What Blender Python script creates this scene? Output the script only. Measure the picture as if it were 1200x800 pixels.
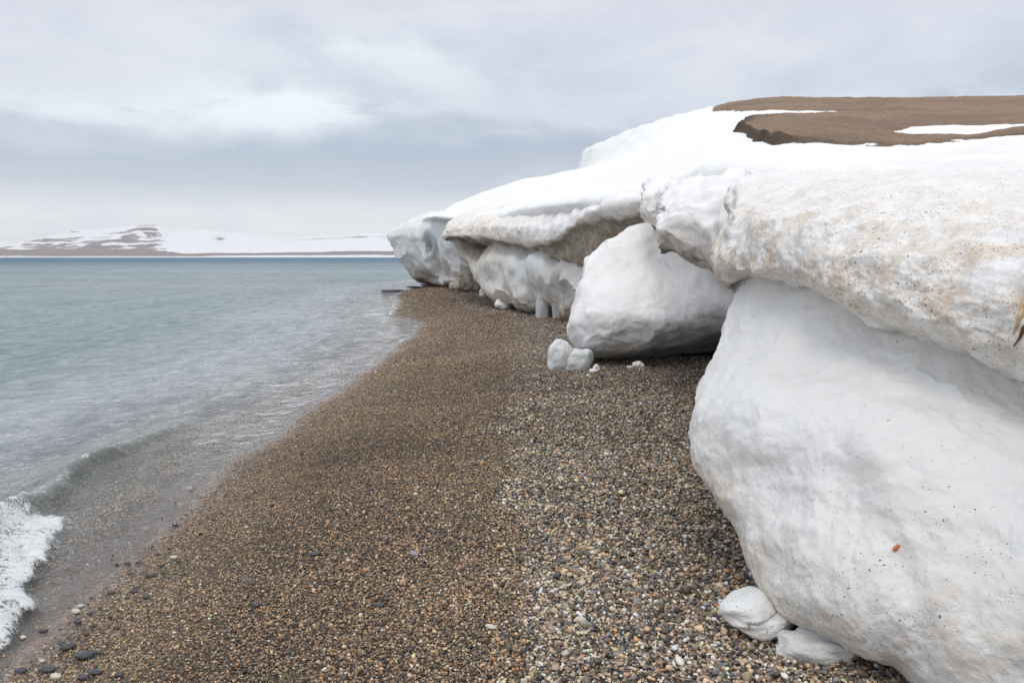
import bpy, math, random
import numpy as np
from mathutils import Vector

for o in list(bpy.data.objects): bpy.data.objects.remove(o, do_unlink=True)
S = bpy.context.scene
COL = S.collection
R = math.radians
rng = np.random.default_rng(7)

# ---------------------------------------------------------------- camera
H = 2.0; PITCH = R(6.06); F = 933.0
cam_d = bpy.data.cameras.new('camera'); cam = bpy.data.objects.new('camera', cam_d); COL.objects.link(cam)
cam.location = (0, 0, H); cam.rotation_euler = (R(90) - PITCH, 0, 0)
cam_d.sensor_width = 36; cam_d.lens = 36 * F / 1200; cam_d.clip_start = 0.05; cam_d.clip_end = 30000
S.camera = cam

# ---------------------------------------------------------------- node helpers
def nodes_of(t):
    t.use_nodes = True; nt = t.node_tree; nt.nodes.clear(); return nt
class NT:
    def __init__(s, nt): s.nt = nt
    def n(s, kind, **kw):
        nd = s.nt.nodes.new(kind)
        for k, v in kw.items():
            if k[0] == '_': continue
            setattr(nd, k, v)
        return nd
    def put(s, sock, v):
        if isinstance(v, bpy.types.NodeSocket): s.nt.links.new(v, sock)
        elif v is not None:
            if hasattr(sock, 'default_value'):
                try: sock.default_value = v
                except Exception:
                    sock.default_value = tuple(v) + (1,) if len(v) == 3 else v
    def math(s, op, a, b=None, c=None, clamp=False):
        nd = s.n('ShaderNodeMath', operation=op, use_clamp=clamp); s.put(nd.inputs[0], a); s.put(nd.inputs[1], b)
        if c is not None: s.put(nd.inputs[2], c)
        return nd.outputs[0]
    def vmath(s, op, a, b=None, out=0):
        nd = s.n('ShaderNodeVectorMath', operation=op); s.put(nd.inputs[0], a); s.put(nd.inputs[1], b)
        return nd.outputs[out]
    def mix(s, f, a, b, blend='MIX'):
        nd = s.n('ShaderNodeMix', data_type='RGBA', blend_type=blend); nd.clamp_factor = True
        s.put(nd.inputs[0], f); s.put(nd.inputs[6], col4(a)); s.put(nd.inputs[7], col4(b)); return nd.outputs[2]
    def noise(s, vec, scale, detail=4, rough=.5, dist=0, out=0):
        nd = s.n('ShaderNodeTexNoise'); s.put(nd.inputs['Vector'], vec); nd.inputs['Scale'].default_value = scale
        nd.inputs['Detail'].default_value = detail; nd.inputs['Roughness'].default_value = rough; nd.inputs['Distortion'].default_value = dist
        return nd.outputs[out]
    def vor(s, vec, scale, out='Distance', feature='F1', rand=1.0):
        nd = s.n('ShaderNodeTexVoronoi', feature=feature); s.put(nd.inputs['Vector'], vec); nd.inputs['Scale'].default_value = scale
        nd.inputs['Randomness'].default_value = rand
        return nd.outputs[out]
    def ramp(s, f, stops, interp='LINEAR'):
        nd = s.n('ShaderNodeValToRGB'); s.put(nd.inputs[0], f); cr = nd.color_ramp; cr.interpolation = interp
        while len(cr.elements) < len(stops): cr.elements.new(.5)
        for e, (p, c) in zip(cr.elements, stops):
            e.position = p; e.color = col4(c if not isinstance(c, (int, float)) else (c, c, c))
        return nd.outputs[0]
    def smooth(s, v, a, b):
        nd = s.n('ShaderNodeMapRange', interpolation_type='SMOOTHSTEP'); s.put(nd.inputs[0], v)
        nd.inputs[1].default_value = a; nd.inputs[2].default_value = b; return nd.outputs[0]
    def attr(s, name, out='Fac', typ='GEOMETRY'):
        nd = s.n('ShaderNodeAttribute', attribute_name=name, attribute_type=typ); return nd.outputs[out]
    def scale3(s, vec, sc):
        nd = s.n('ShaderNodeMapping'); s.put(nd.inputs[0], vec); nd.inputs['Scale'].default_value = sc; return nd.outputs[0]
    def bump(s, h, strength, dist, normal=None):
        nd = s.n('ShaderNodeBump'); s.put(nd.inputs['Height'], h); nd.inputs['Strength'].default_value = strength
        nd.inputs['Distance'].default_value = dist
        if normal is not None: s.put(nd.inputs['Normal'], normal)
        return nd.outputs[0]
    def pos(s): return s.n('ShaderNodeNewGeometry').outputs['Position']
    def principled(s, **kw):
        nd = s.n('ShaderNodeBsdfPrincipled')
        for k, v in kw.items():
            k = k.replace('_', ' '); s.put(nd.inputs[k], col4(v) if isinstance(v, tuple) and len(v) == 3 and 'Radius' not in k else v)
        return nd
def col4(c):
    if isinstance(c, bpy.types.NodeSocket): return c
    return tuple(c) + (1,) if len(c) == 3 else tuple(c)
def new_mat(name):
    m = bpy.data.materials.new(name); g = NT(nodes_of(m)); out = g.n('ShaderNodeOutputMaterial'); return m, g, out

# ---------------------------------------------------------------- world: broken overcast over a NISHITA sky
HAZE = 0.00009
SUN_EL, SUN_ROT = R(58), R(192)
world = bpy.data.worlds.new('World'); S.world = world
g = NT(nodes_of(world)); wo = g.n('ShaderNodeOutputWorld'); bg = g.n('ShaderNodeBackground'); bg.inputs[1].default_value = 0.1
sky = g.n('ShaderNodeTexSky'); sky.sky_type = 'NISHITA'; sky.sun_disc = False; sky.sun_elevation = SUN_EL; sky.sun_rotation = SUN_ROT
d = g.n('ShaderNodeTexCoord').outputs['Generated']
sx = g.n('ShaderNodeSeparateXYZ'); g.put(sx.inputs[0], d)
X, Y, Z = sx.outputs
zc = g.math('MAXIMUM', Z, 0.0)
den = g.math('ADD', zc, 0.27)
cx = g.n('ShaderNodeCombineXYZ'); g.put(cx.inputs[0], g.math('DIVIDE', X, den)); g.put(cx.inputs[1], g.math('DIVIDE', Y, den)); g.put(cx.inputs[2], 2.6)
cv = cx.outputs[0]
n1 = g.noise(cv, 1.0, 6, .5, .25); n2 = g.noise(cv, 3.4, 6, .6, .3)
# elevation profile of the cloud deck (linear radiance), thin bright band over the horizon, grey base above it, brighter towards the zenith
zw = g.math('MAXIMUM', g.math('ADD', zc, g.math('MULTIPLY', g.math('MULTIPLY', g.math('SUBTRACT', g.math('ADD', g.math('MULTIPLY', n1, .6), g.math('MULTIPLY', n2, .4)), .5), .34), g.smooth(zc, .03, .16))), 0.0)
el = g.ramp(zw, [(0.0, (1.02,1.035,1.05)), (.035, (.99,1.015,1.04)), (.055, (.90,.935,.98)), (.085, (.59,.64,.725)), (.12, (.465,.54,.65)), (.155,(.53,.595,.69)), (.175,(.62,.67,.755)), (.30, (.66,.69,.765)), (.45, (.78,.81,.87)), (1.0, (1.12,1.14,1.18))])
dark = g.mix(1.0, el, (.91,.92,.94), 'MULTIPLY'); light = g.mix(1.0, el, (1.12,1.10,1.075), 'MULTIPLY')
nm = g.math('ADD', g.math('MULTIPLY', n1, .65), g.math('MULTIPLY', n2, .35)); cl = g.mix(g.smooth(nm, .40, .62), dark, light)
# the thin place in the deck where the light comes through, left of the middle
def lobe(az, elv, sa, se):
    dx = math.sin(az) ; a = g.math('DIVIDE', g.math('SUBTRACT', X, math.sin(az) * math.cos(elv)), sa)
    b = g.math('DIVIDE', g.math('SUBTRACT', Z, math.sin(elv)), se)
    r2 = g.math('ADD', g.math('MULTIPLY', a, a), g.math('MULTIPLY', b, b))
    return g.math('EXPONENT', g.math('MULTIPLY', r2, -1.0))
front = g.smooth(Y, 0, .3)
lb = g.math('ADD', g.math('ADD', lobe(R(-15.5), R(10.0), .11, .024), g.math('MULTIPLY', lobe(R(-25), R(8.9), .14, .016), .6)), g.math('MULTIPLY', lobe(R(-9), R(13.5), .22, .035), .38))
lb = g.math('MULTIPLY', g.math('MULTIPLY', lb, front), g.smooth(n2, .28, .62))
cl = g.mix(g.math('MULTIPLY', lb, 1.3, clamp=True), cl, (.87,.93,.98))
cl10 = g.mix(1.0, cl, (10,10,10), 'MULTIPLY')
fin = g.mix(.95, sky.outputs[0], cl10)
g.put(bg.inputs[0], fin); g.put(wo.inputs[0], bg.outputs[0])
world.cycles.sampling_method = 'MANUAL'; world.cycles.sample_map_resolution = 512

sun_d = bpy.data.lights.new('sun', 'SUN'); sun = bpy.data.objects.new('sun', sun_d); COL.objects.link(sun)
sun_d.energy = .8; sun_d.angle = R(18); sun_d.color = (1, .96, .9)
# the sky's rotation is measured from +Y clockwise seen from above; aim the lamp from the same place
sd = Vector((math.sin(SUN_ROT) * math.cos(SUN_EL), math.cos(SUN_ROT) * math.cos(SUN_EL), math.sin(SUN_EL)))
sun.rotation_euler = sd.to_track_quat('Z', 'Y').to_euler(); sun.location = (-5, -20, 60)
S.view_settings.view_transform = 'Standard'; S.view_settings.look = 'None'; S.view_settings.exposure = 0.18; S.view_settings.gamma = 1.0

# ---------------------------------------------------------------- maths helpers
def ray(px, py):
    cx = (px - 600) / F; cy = (400 - py) / F
    return np.array([cx, math.cos(PITCH) + cy * math.sin(PITCH), -math.sin(PITCH) + cy * math.cos(PITCH)])
def I(px, py, dep):
    r = ray(px, py); return np.array([0, 0, H]) + r * (dep / r[1])
def _h(ix, iy, iz, seed):
    n = (ix * 374761393 + iy * 668265263 + iz * 2147483647 + seed * 1274126177) & 0xffffffff
    n = ((n ^ (n >> 13)) * 1274126177) & 0xffffffff
    n = ((n ^ (n >> 16)) * 2246822519) & 0xffffffff
    return ((n ^ (n >> 15)) & 0xffffff) / float(0xffffff)
def vnoise(p, seed=0):
    i = np.floor(p).astype(np.int64); f = p - i; u = f * f * f * (f * (f * 6 - 15) + 10)
    r = 0
    for dx in (0, 1):
        for dy in (0, 1):
            for dz in (0, 1):
                w = (u[..., 0] if dx else 1 - u[..., 0]) * (u[..., 1] if dy else 1 - u[..., 1]) * (u[..., 2] if dz else 1 - u[..., 2])
                r = r + w * _h(i[..., 0] + dx, i[..., 1] + dy, i[..., 2] + dz, seed)
    return r * 2 - 1
ROT = np.array([[.8, .36, -.48], [-.6, .48, -.64], [0, .8, .6]])
def fbm(p, octv=4, seed=0, gain=.5):
    r = 0; a = 1; q = np.asarray(p, float); t = 0
    for k in range(octv):
        r = r + a * vnoise(q, seed + k * 13); t += a; a *= gain; q = q @ ROT * 2.03 + 11.7
    return r / t
def worley(p, seed=0):
    i = np.floor(p).astype(np.int64); f = p - i; best = np.full(p.shape[:-1], 9.)
    for dx in (-1, 0, 1):
        for dy in (-1, 0, 1):
            for dz in (-1, 0, 1):
                a = (i[..., 0] + dx, i[..., 1] + dy, i[..., 2] + dz)
                q = np.stack([dx + _h(*a, seed) - f[..., 0], dy + _h(*a, seed + 5) - f[..., 1], dz + _h(*a, seed + 9) - f[..., 2]], -1)
                best = np.minimum(best, (q * q).sum(-1))
    return np.sqrt(best)
def sstep(x, a, b):
    t = np.clip((x - a) / (b - a), 0, 1); return t * t * (3 - 2 * t)

def tag(o, label=None, cat=None, group=None, kind=None):
    if label: o['label'] = label
    if cat: o['category'] = cat
    if group: o['group'] = group
    if kind: o['kind'] = kind
    return o
def mesh_obj(name, co, faces, m, parent=None, attrs=None, smooth=True):
    me = bpy.data.meshes.new(name)
    co = np.asarray(co, dtype=np.float32).reshape(-1, 3); faces = np.asarray(faces, dtype=np.int32)
    nf, k = faces.shape
    me.vertices.add(len(co)); me.vertices.foreach_set('co', co.ravel())
    me.loops.add(nf * k); me.loops.foreach_set('vertex_index', faces.ravel())
    me.polygons.add(nf); me.polygons.foreach_set('loop_start', np.arange(0, nf * k, k, dtype=np.int32))
    me.polygons.foreach_set('use_smooth', np.full(nf, smooth))
    me.update(calc_edges=True)
    for an, av in (attrs or {}).items():
        a = me.attributes.new(an, 'FLOAT', 'POINT'); a.data.foreach_set('value', np.asarray(av, dtype=np.float32).ravel())
    me.materials.append(m)
    o = bpy.data.objects.new(name, me); COL.objects.link(o)
    if parent: o.parent = parent
    return o
def grid_faces(nr, nc, flip=False):
    i = np.arange(nr * nc).reshape(nr, nc)
    a, b, c, d_ = i[:-1, :-1].ravel(), i[:-1, 1:].ravel(), i[1:, 1:].ravel(), i[1:, :-1].ravel()
    return np.stack([a, b, c, d_] if not flip else [a, d_, c, b], 1)
def cr(P, n, axis=0):
    """Catmull-Rom resample along an axis to n samples"""
    P = np.moveaxis(np.asarray(P, float), axis, 0); m = len(P)
    Q = np.concatenate([2 * P[:1] - P[1:2], P, 2 * P[-1:] - P[-2:-1]])
    t = np.linspace(0, m - 1, n); k = np.minimum(t.astype(int), m - 2); f = (t - k).reshape((-1,) + (1,) * (P.ndim - 1))
    p0, p1, p2, p3 = Q[k], Q[k + 1], Q[k + 2], Q[k + 3]
    r = .5 * ((2 * p1) + (-p0 + p2) * f + (2 * p0 - 5 * p1 + 4 * p2 - p3) * f * f + (-p0 + 3 * p1 - 3 * p2 + p3) * f ** 3)
    return np.moveaxis(r, 0, axis)
def normals(G):
    du = np.gradient(G, axis=0); dv = np.gradient(G, axis=1); n = np.cross(dv, du)
    return n / (np.linalg.norm(n, axis=-1, keepdims=True) + 1e-9)
def patch(name, rows, nr, nc, m, parent=None, dirt=None, ice=None, disp=(), dents=(), wl=(), wr=(), flip=False, foot=None, post=None):
    """A snow surface over a net of control points (rows from the top down, columns from the left)"""
    P = np.array([[I(*c) if len(c) == 3 else np.array(c[:3]) for c in r] for r in rows])
    D = np.zeros(P.shape[:2]) if dirt is None else np.array(dirt, float) * np.ones(P.shape[:2])
    E = np.zeros(P.shape[:2]) if ice is None else np.array(ice, float) * np.ones(P.shape[:2])
    for off in wl:
        P = np.concatenate([P[:, :1] + np.array(off), P], 1); D = np.concatenate([D[:, :1], D], 1); E = np.concatenate([E[:, :1], E], 1)
    for off in wr:
        P = np.concatenate([P, P[:, -1:] + np.array(off)], 1); D = np.concatenate([D, D[:, -1:]], 1); E = np.concatenate([E, E[:, -1:]], 1)
    if foot:
        last = P[-1] + np.array(foot[:3]); last[:, 2] = np.minimum(ground(last[:, 0], last[:, 1]) - .25, P[-1][:, 2])
        P = np.concatenate([P, last[None]], 0); D = np.concatenate([D, D[-1:]], 0); E = np.concatenate([E, E[-1:]], 0)
    A = np.concatenate([P, D[..., None], E[..., None]], -1)
    A = cr(cr(A, nr, 0), nc, 1); G = A[..., :3].copy()
    N = normals(G)
    if not flip: N = -N
    h = np.zeros(G.shape[:2])
    for dd in disp:
        kind, sc, amp = dd[:3]; sd_ = dd[3] if len(dd) > 3 else 1
        st = np.array(dd[4]) if len(dd) > 4 else 1.0
        q = G / sc * st
        if kind == 'f': h += amp * fbm(q, 4, sd_)
        elif kind == 'c': h += amp * (worley(q + .35 * fbm(q * 1.3, 2, sd_)[..., None], sd_) ** 2 - .35)      # melt cups
        elif kind == 'r': h += amp * (1 - 2 * np.abs(fbm(q, 4, sd_)) ** .7)                                       # ridges
    G = G + N * h[..., None]
    for (c, rad, dep, vec) in dents:
        c = I(*c); q = (G - c) / np.array(rad); w = np.exp(-(q * q).sum(-1)); G = G + (w * dep)[..., None] * np.array(vec)
    if post is not None: G = post(G)
    o = mesh_obj(name, G, grid_faces(nr, nc, not flip), m, parent, {'dirt': np.clip(A[..., 3], 0, 1.5), 'ice': np.clip(A[..., 4], 0, 1)})
    return o

# ---------------------------------------------------------------- shore and beach shape
SY = np.array([-30, 0, 3.9, 4.9, 7.6, 9.4, 12.5, 15, 18.8, 22, 24, 27, 31, 36, 42, 50, 60, 80, 130, 400, 6000.])
SX = np.array([-2.5,-2.5,-2.52,-2.58,-2.86,-2.75,-2.68,-2.7,-2.62,-2.75,-2.95,-4.3,-4.6,-5.3,-6.3,-6.6,-6.0,-2,  40, 300, 5000.])
def shore(y): 
    return np.interp(y, SY, SX) + .05 * np.sin(y * 2.3) * np.clip(y / 8, 0, 1) + .04 * np.sin(y * .9 + 1)
def ground(x, y):
    x = np.asarray(x, float); y = np.asarray(y, float); s = x - shore(y)
    up = .105 * np.minimum(s, 2.6) + .035 * np.clip(s - 2.6, 0, 3) + .05 * np.clip(s - 5.6, 0, 200)
    z = np.where(s > 0, up, np.maximum(.13 * s, -4))
    z = z + .018 * np.exp(-((s - 2.75) / .16) ** 2)                                   # crest of the shingle berm
    p = np.stack([x, y, np.zeros_like(x)], -1)
    near = np.exp(-np.maximum(y - 40, 0) / 40)
    z = z + near * (.022 * fbm(p / 1.1, 3, 3) + .008 * fbm(p / .25, 2, 8)) * sstep(s, -.5, .8)
    return z
def on_ground(px, py):
    r = ray(px, py); t = 3.0
    for _ in range(60):
        p = np.array([0, 0, H]) + r * t; e = p[2] - float(ground(p[0], p[1])); t += e / (-r[2] + .05) * .8
    return np.array([0, 0, H]) + r * t

# ---------------------------------------------------------------- materials
def snow_material(name, speck=1.0, tint=(.885, .882, .875), sss=.0, rough=.62, grain=1.0, dirtcol=(.46, .36, .255), bigspot=1.0):
    m, g, out = new_mat(name); p = g.pos(); dirt = g.attr('dirt'); ice = g.attr('ice')
    big = g.noise(p, 1.3, 4, .55); mid = g.noise(p, 7, 6, .6); fine = g.noise(p, 38, 5, .7)
    c = g.mix(g.smooth(big, .3, .75), tint, tuple(v * .955 for v in tint))
    icec = g.mix(mid, (.46, .50, .52), (.68, .70, .71)); c = g.mix(g.math('MULTIPLY', ice, .9), c, icec)
    # ingrained dirt: cloudy stain broken up by finer noise
    st = g.math('ADD', g.math('MULTIPLY', mid, .55), g.math('MULTIPLY', fine, .45))
    dm = g.math('MULTIPLY', g.math('MULTIPLY', dirt, g.smooth(st, .40, .60)), 1.0, clamp=True)
    dcol = g.mix(g.noise(p, 4.5, 3, .6), dirtcol, tuple(min(1, v * k) for v, k in zip(dirtcol, (1.45, 1.35, 1.2))))
    c = g.mix(g.math('MULTIPLY', dm, .80), c, dcol)
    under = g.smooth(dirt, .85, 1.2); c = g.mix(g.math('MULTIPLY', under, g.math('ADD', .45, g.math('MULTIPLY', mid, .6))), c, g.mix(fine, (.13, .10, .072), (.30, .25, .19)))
    # tan washes
    tw = g.math('MULTIPLY', g.smooth(g.noise(g.vmath('ADD', p, (9, 3, 5)), 5.5, 5, .7, .6), .56, .72), g.math('MULTIPLY', dirt, .55))
    c = g.mix(tw, c, (.66, .49, .31))
    # grit lying on the snow: crumbs of two sizes, thinned out by a patchy mask
    pw = g.vmath('ADD', p, g.vmath('MULTIPLY', g.noise(p, 60, 2, .5, 0, 1), (.02, .02, .02)))
    patchy = g.smooth(g.noise(p, 4.5, 5, .7), .42, .62)
    amt = g.math('ADD', g.math('MULTIPLY', dirt, 1.0), .05)
    for sc, thr, k in ((30, .16, .7), (62, .22, 1.3), (120, .26, 1.4)):
        vo = g.n('ShaderNodeTexVoronoi'); g.put(vo.inputs[0], pw); vo.inputs['Scale'].default_value = sc
        sep = g.n('ShaderNodeSeparateColor'); g.put(sep.inputs[0], vo.outputs['Color'])
        keep = g.math('LESS_THAN', sep.outputs[0], g.math('MULTIPLY', g.math('MULTIPLY', amt, patchy), .8 * k * speck))
        rad = g.math('MULTIPLY', g.math('ADD', sep.outputs[1], .35), thr)
        dot = g.smooth(g.math('SUBTRACT', rad, vo.outputs['Distance']), 0, .06)
        c = g.mix(g.math('MULTIPLY', g.math('MULTIPLY', keep, dot), .85), c, g.mix(sep.outputs[2], (.06, .04, .03), (.30, .18, .09)))
    hh = g.math('ADD', g.math('ADD', g.math('MULTIPLY', mid, .7), g.math('MULTIPLY', fine, .34)), g.math('MULTIPLY', g.noise(p, 150, 3, .7), .26 * grain))
    nrm = g.bump(hh, .55, .03)
    b = g.principled(Base_Color=c, Roughness=g.mix(ice, (rough,) * 3, (.38,) * 3), Normal=nrm)
    b.inputs['Specular IOR Level'].default_value = .35
    b.inputs['Subsurface Weight'].default_value = sss; b.inputs['Subsurface Radius'].default_value = (1, 1.15, 1.3); b.inputs['Subsurface Scale'].default_value = .03
    g.put(out.inputs[0], b.outputs[0]); return m
M_SNOW = snow_material('clean_snow', speck=.7)
M_WALL = snow_material('packed_snow', speck=.9, tint=(.80, .795, .78))
M_DIRTY = snow_material('gritty_snow', speck=1.5, tint=(.86, .86, .855))
M_ICE = snow_material('old_ice', speck=.5, tint=(.80, .82, .82), rough=.4, sss=.25)
M_CLEAR = snow_material('clear_ice', speck=1.6, tint=(.84, .86, .86), rough=.3, sss=.8)

PEB = [(.0, (.045, .045, .05)), (.14, (.085, .08, .08)), (.3, (.16, .13, .10)), (.44, (.24, .19, .135)), (.56, (.115, .12, .13)), (.66, (.34, .25, .165)), (.76, (.27, .15, .07)), (.84, (.38, .33, .27)), (.94, (.52, .49, .45)), (1.0, (.64, .62, .60))]
m, g, out = new_mat('shingle'); M_BEACH = m
p = g.pos(); wet = g.attr('wet'); coarse = g.attr('coarse'); film = g.attr('film')
p2 = g.vmath('ADD', p, g.vmath('MULTIPLY', g.noise(p, 25, 2, .5, 0, 1), (.015, .015, .015)))
v1 = g.n('ShaderNodeTexVoronoi'); g.put(v1.inputs[0], p2); v1.inputs['Scale'].default_value = 62
v2 = g.n('ShaderNodeTexVoronoi'); g.put(v2.inputs[0], p2); v2.inputs['Scale'].default_value = 38
s1 = g.n('ShaderNodeSeparateColor'); g.put(s1.inputs[0], v1.outputs['Color'])
s2 = g.n('ShaderNodeSeparateColor'); g.put(s2.inputs[0], v2.outputs['Color'])
ca = g.ramp(s1.outputs[0], PEB); cb = g.ramp(s2.outputs[0], PEB)
cz_ = g.math('MAXIMUM', coarse, g.attr('under')); cc = g.mix(cz_, ca, cb)
warm = g.mix(g.noise(p, .9, 3, .6), (1.08, .94, .80), (.98, .90, .80)); cc = g.mix(g.math('SUBTRACT', 1.0, coarse), cc, g.mix(1.0, cc, warm, 'MULTIPLY'))
dist = g.mix(cz_, v1.outputs['Distance'], v2.outputs['Distance'])
cc = g.mix(g.smooth(dist, .42, .8), cc, (.030, .024, .018))
cc = g.mix(g.math('MULTIPLY', g.smooth(g.noise(p, 1.6, 5, .6), .35, .7), .35), cc, (.12, .095, .07))
gr = g.math('ADD', g.math('MULTIPLY', g.noise(p, 17, 4, .8), .6), g.math('MULTIPLY', g.noise(p, 5, 5, .7), .4)); cc = g.mix(1.0, cc, g.mix(g.smooth(gr, .35, .65), (.62, .62, .62), (1.5, 1.45, 1.38)), 'MULTIPLY')
cc = g.mix(g.attr('gap_shade'), cc, (.026, .021, .016)); sand = g.mix(g.noise(p, 130, 2, .6), (.17, .150, .140), (.27, .245, .235))  # gaps between pebbles: their shade painted near-black into the ground colour
cc = g.mix(g.math('MULTIPLY', film, .8), cc, sand)  # swash sand lightened and greyed, painting in part of its wet sheen
cc = g.mix(wet, cc, g.mix(1.0, cc, (1.0, .92, .88), 'MULTIPLY'))
hgt = g.math('SUBTRACT', 1.0, dist)
nrm = g.bump(hgt, .9, .012)
bb = g.n('ShaderNodeBump'); g.put(bb.inputs['Height'], hgt); g.put(bb.inputs['Strength'], g.math('SUBTRACT', .95, g.math('MULTIPLY', film, .85))); bb.inputs['Distance'].default_value = .012
b = g.principled(Base_Color=cc, Roughness=g.math('SUBTRACT', .8, g.math('MULTIPLY', wet, .6)), Normal=bb.outputs[0])
g.put(out.inputs[0], b.outputs[0])

m, g, out = new_mat('pebble_stone'); M_PEB = m
pc = g.attr('pcol', 'Color', 'INSTANCER'); tc = g.n('ShaderNodeTexCoord').outputs['Object']
nn = g.noise(tc, 1.6, 4, .7)
c = g.mix(1.0, pc, g.mix(nn, (.75,.75,.75), (1.2,1.2,1.2)), 'MULTIPLY')
b = g.principled(Base_Color=c, Roughness=.55); g.put(out.inputs[0], b.outputs[0])

def stone_mat(name, c, c2, rough=.45):
    m, g, out = new_mat(name); tc = g.n('ShaderNodeTexCoord').outputs['Object']
    n = g.noise(tc, 45, 5, .7, .5); cc = g.mix(g.smooth(n, .3, .7), c, c2)
    b = g.principled(Base_Color=cc, Roughness=rough, Normal=g.bump(n, .4, .002)); g.put(out.inputs[0], b.outputs[0]); return m
M_SLATE = stone_mat('dark_slate', (.03, .032, .038), (.07, .07, .08), .35)
M_PALE = stone_mat('pale_stone', (.50, .46, .38), (.66, .61, .53), .55)
M_TAN = stone_mat('tan_stone', (.22, .15, .09), (.33, .24, .15), .55)
M_GREY = stone_mat('grey_stone', (.20, .21, .23), (.32, .33, .36), .5)

# sea
m, g, out = new_mat('sea_water'); M_SEA = m
p = g.pos(); dep = g.attr('depth'); foam = g.attr('foam')
a1 = g.noise(g.scale3(p, (1.1, .75, 1)), 3.4, 4, .55, .3)
a2 = g.noise(g.scale3(p, (1.0, .6, 1)), 1.0, 4, .55, .3)
a3 = g.noise(g.scale3(p, (.05, .22, 1)), .22, 4, .6)
a0 = g.noise(g.scale3(p, (1.2, .75, 1)), 9, 3, .6, .3)
hn = g.math('ADD', g.math('ADD', g.math('MULTIPLY', a1, .36), g.math('MULTIPLY', a2, .55)), g.math('ADD', g.math('MULTIPLY', a3, .9), g.math('MULTIPLY', a0, .20)))
bn = g.n('ShaderNodeBump'); g.put(bn.inputs['Height'], hn); bn.inputs['Distance'].default_value = 1.0
g.put(bn.inputs['Strength'], g.math('ADD', .22, g.math('MULTIPLY', g.smooth(dep, .05, .9), .55)))
body = g.mix(g.smooth(g.noise(g.scale3(p, (.01, .04, 1)), .8, 4, .6), .35, .65), (.185, .235, .25), (.255, .30, .318))
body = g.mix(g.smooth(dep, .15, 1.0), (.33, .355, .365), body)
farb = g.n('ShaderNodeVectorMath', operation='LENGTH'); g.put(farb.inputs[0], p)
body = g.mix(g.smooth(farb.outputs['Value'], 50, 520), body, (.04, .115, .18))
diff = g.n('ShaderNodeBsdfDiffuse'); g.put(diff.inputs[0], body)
tr = g.n('ShaderNodeBsdfTransparent'); g.put(tr.inputs[0], (.93, .965, .96, 1))
gl = g.n('ShaderNodeBsdfGlossy'); g.put(gl.inputs['Roughness'], g.math('ADD', .03, g.math('MULTIPLY', g.smooth(farb.outputs['Value'], 12, 150), .24))); g.put(gl.inputs['Normal'], bn.outputs[0]); gl.inputs[0].default_value = (1, 1, 1, 1)
fr = g.n('ShaderNodeFresnel'); fr.inputs[0].default_value = 1.33; g.put(fr.inputs['Normal'], bn.outputs[0])
face_shade = g.attr('clear'); body = g.mix(g.math('MULTIPLY', face_shade, .9), body, (.045, .075, .055))  # wave front: its shaded look painted as a dark green body colour
grp = g.math('ADD', g.math('ADD', g.math('MULTIPLY', g.noise(g.scale3(p, (1, .45, 1)), 2.6, 4, .65), .5), g.math('MULTIPLY', g.noise(g.scale3(p, (1, .25, 1)), .5, 5, .7), .30)), g.math('MULTIPLY', g.noise(g.scale3(p, (.6, .16, 1)), .06, 5, .65), .20))
grp = g.smooth(grp, .40, .60)
body = g.mix(1.0, body, g.mix(grp, (.82, .85, .86), (1.14, 1.12, 1.11)), 'MULTIPLY')  # light and dark of ripple slopes painted into body colour and reflectivity
g.put(diff.inputs[0], body)
opa = g.math('SUBTRACT', 1.0, g.math('EXPONENT', g.math('MULTIPLY', g.math('POWER', dep, 1.7), -9.0)), clamp=True)
opa = g.math('MAXIMUM', opa, g.math('MULTIPLY', face_shade, .8))
ms = g.n('ShaderNodeMixShader'); g.put(ms.inputs[0], opa); g.put(ms.inputs[1], tr.outputs[0]); g.put(ms.inputs[2], diff.outputs[0])
mf = g.n('ShaderNodeMixShader'); rfl = g.math('MULTIPLY', fr.outputs[0], g.math('SUBTRACT', .92, g.math('MULTIPLY', g.smooth(farb.outputs['Value'], 20, 260), .48))); rfl = g.math('MULTIPLY', rfl, g.math('ADD', .74, g.math('MULTIPLY', grp, .5))); g.put(mf.inputs[0], rfl); g.put(mf.inputs[1], ms.outputs[0]); g.put(mf.inputs[2], gl.outputs[0])
fb = g.n('ShaderNodeBsdfDiffuse'); fb.inputs[0].default_value = (.74, .77, .78, 1)
fnoi = g.math('ADD', g.math('MULTIPLY', g.noise(g.scale3(p, (.6, 1.6, 1)), 13, 9, .78, 1.6), .85), g.math('MULTIPLY', g.vor(p, 60), .15))
g.put(fb.inputs['Normal'], g.bump(fnoi, .8, .02))
ff = g.math('MULTIPLY', g.smooth(g.math('ADD', foam, g.math('MULTIPLY', g.math('SUBTRACT', fnoi, .42), 1.9)), .42, .70), g.smooth(foam, .05, .3))
mm = g.n('ShaderNodeMixShader'); g.put(mm.inputs[0], ff); g.put(mm.inputs[1], mf.outputs[0]); g.put(mm.inputs[2], fb.outputs[0])
g.put(out.inputs[0], mm.outputs[0])

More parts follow.
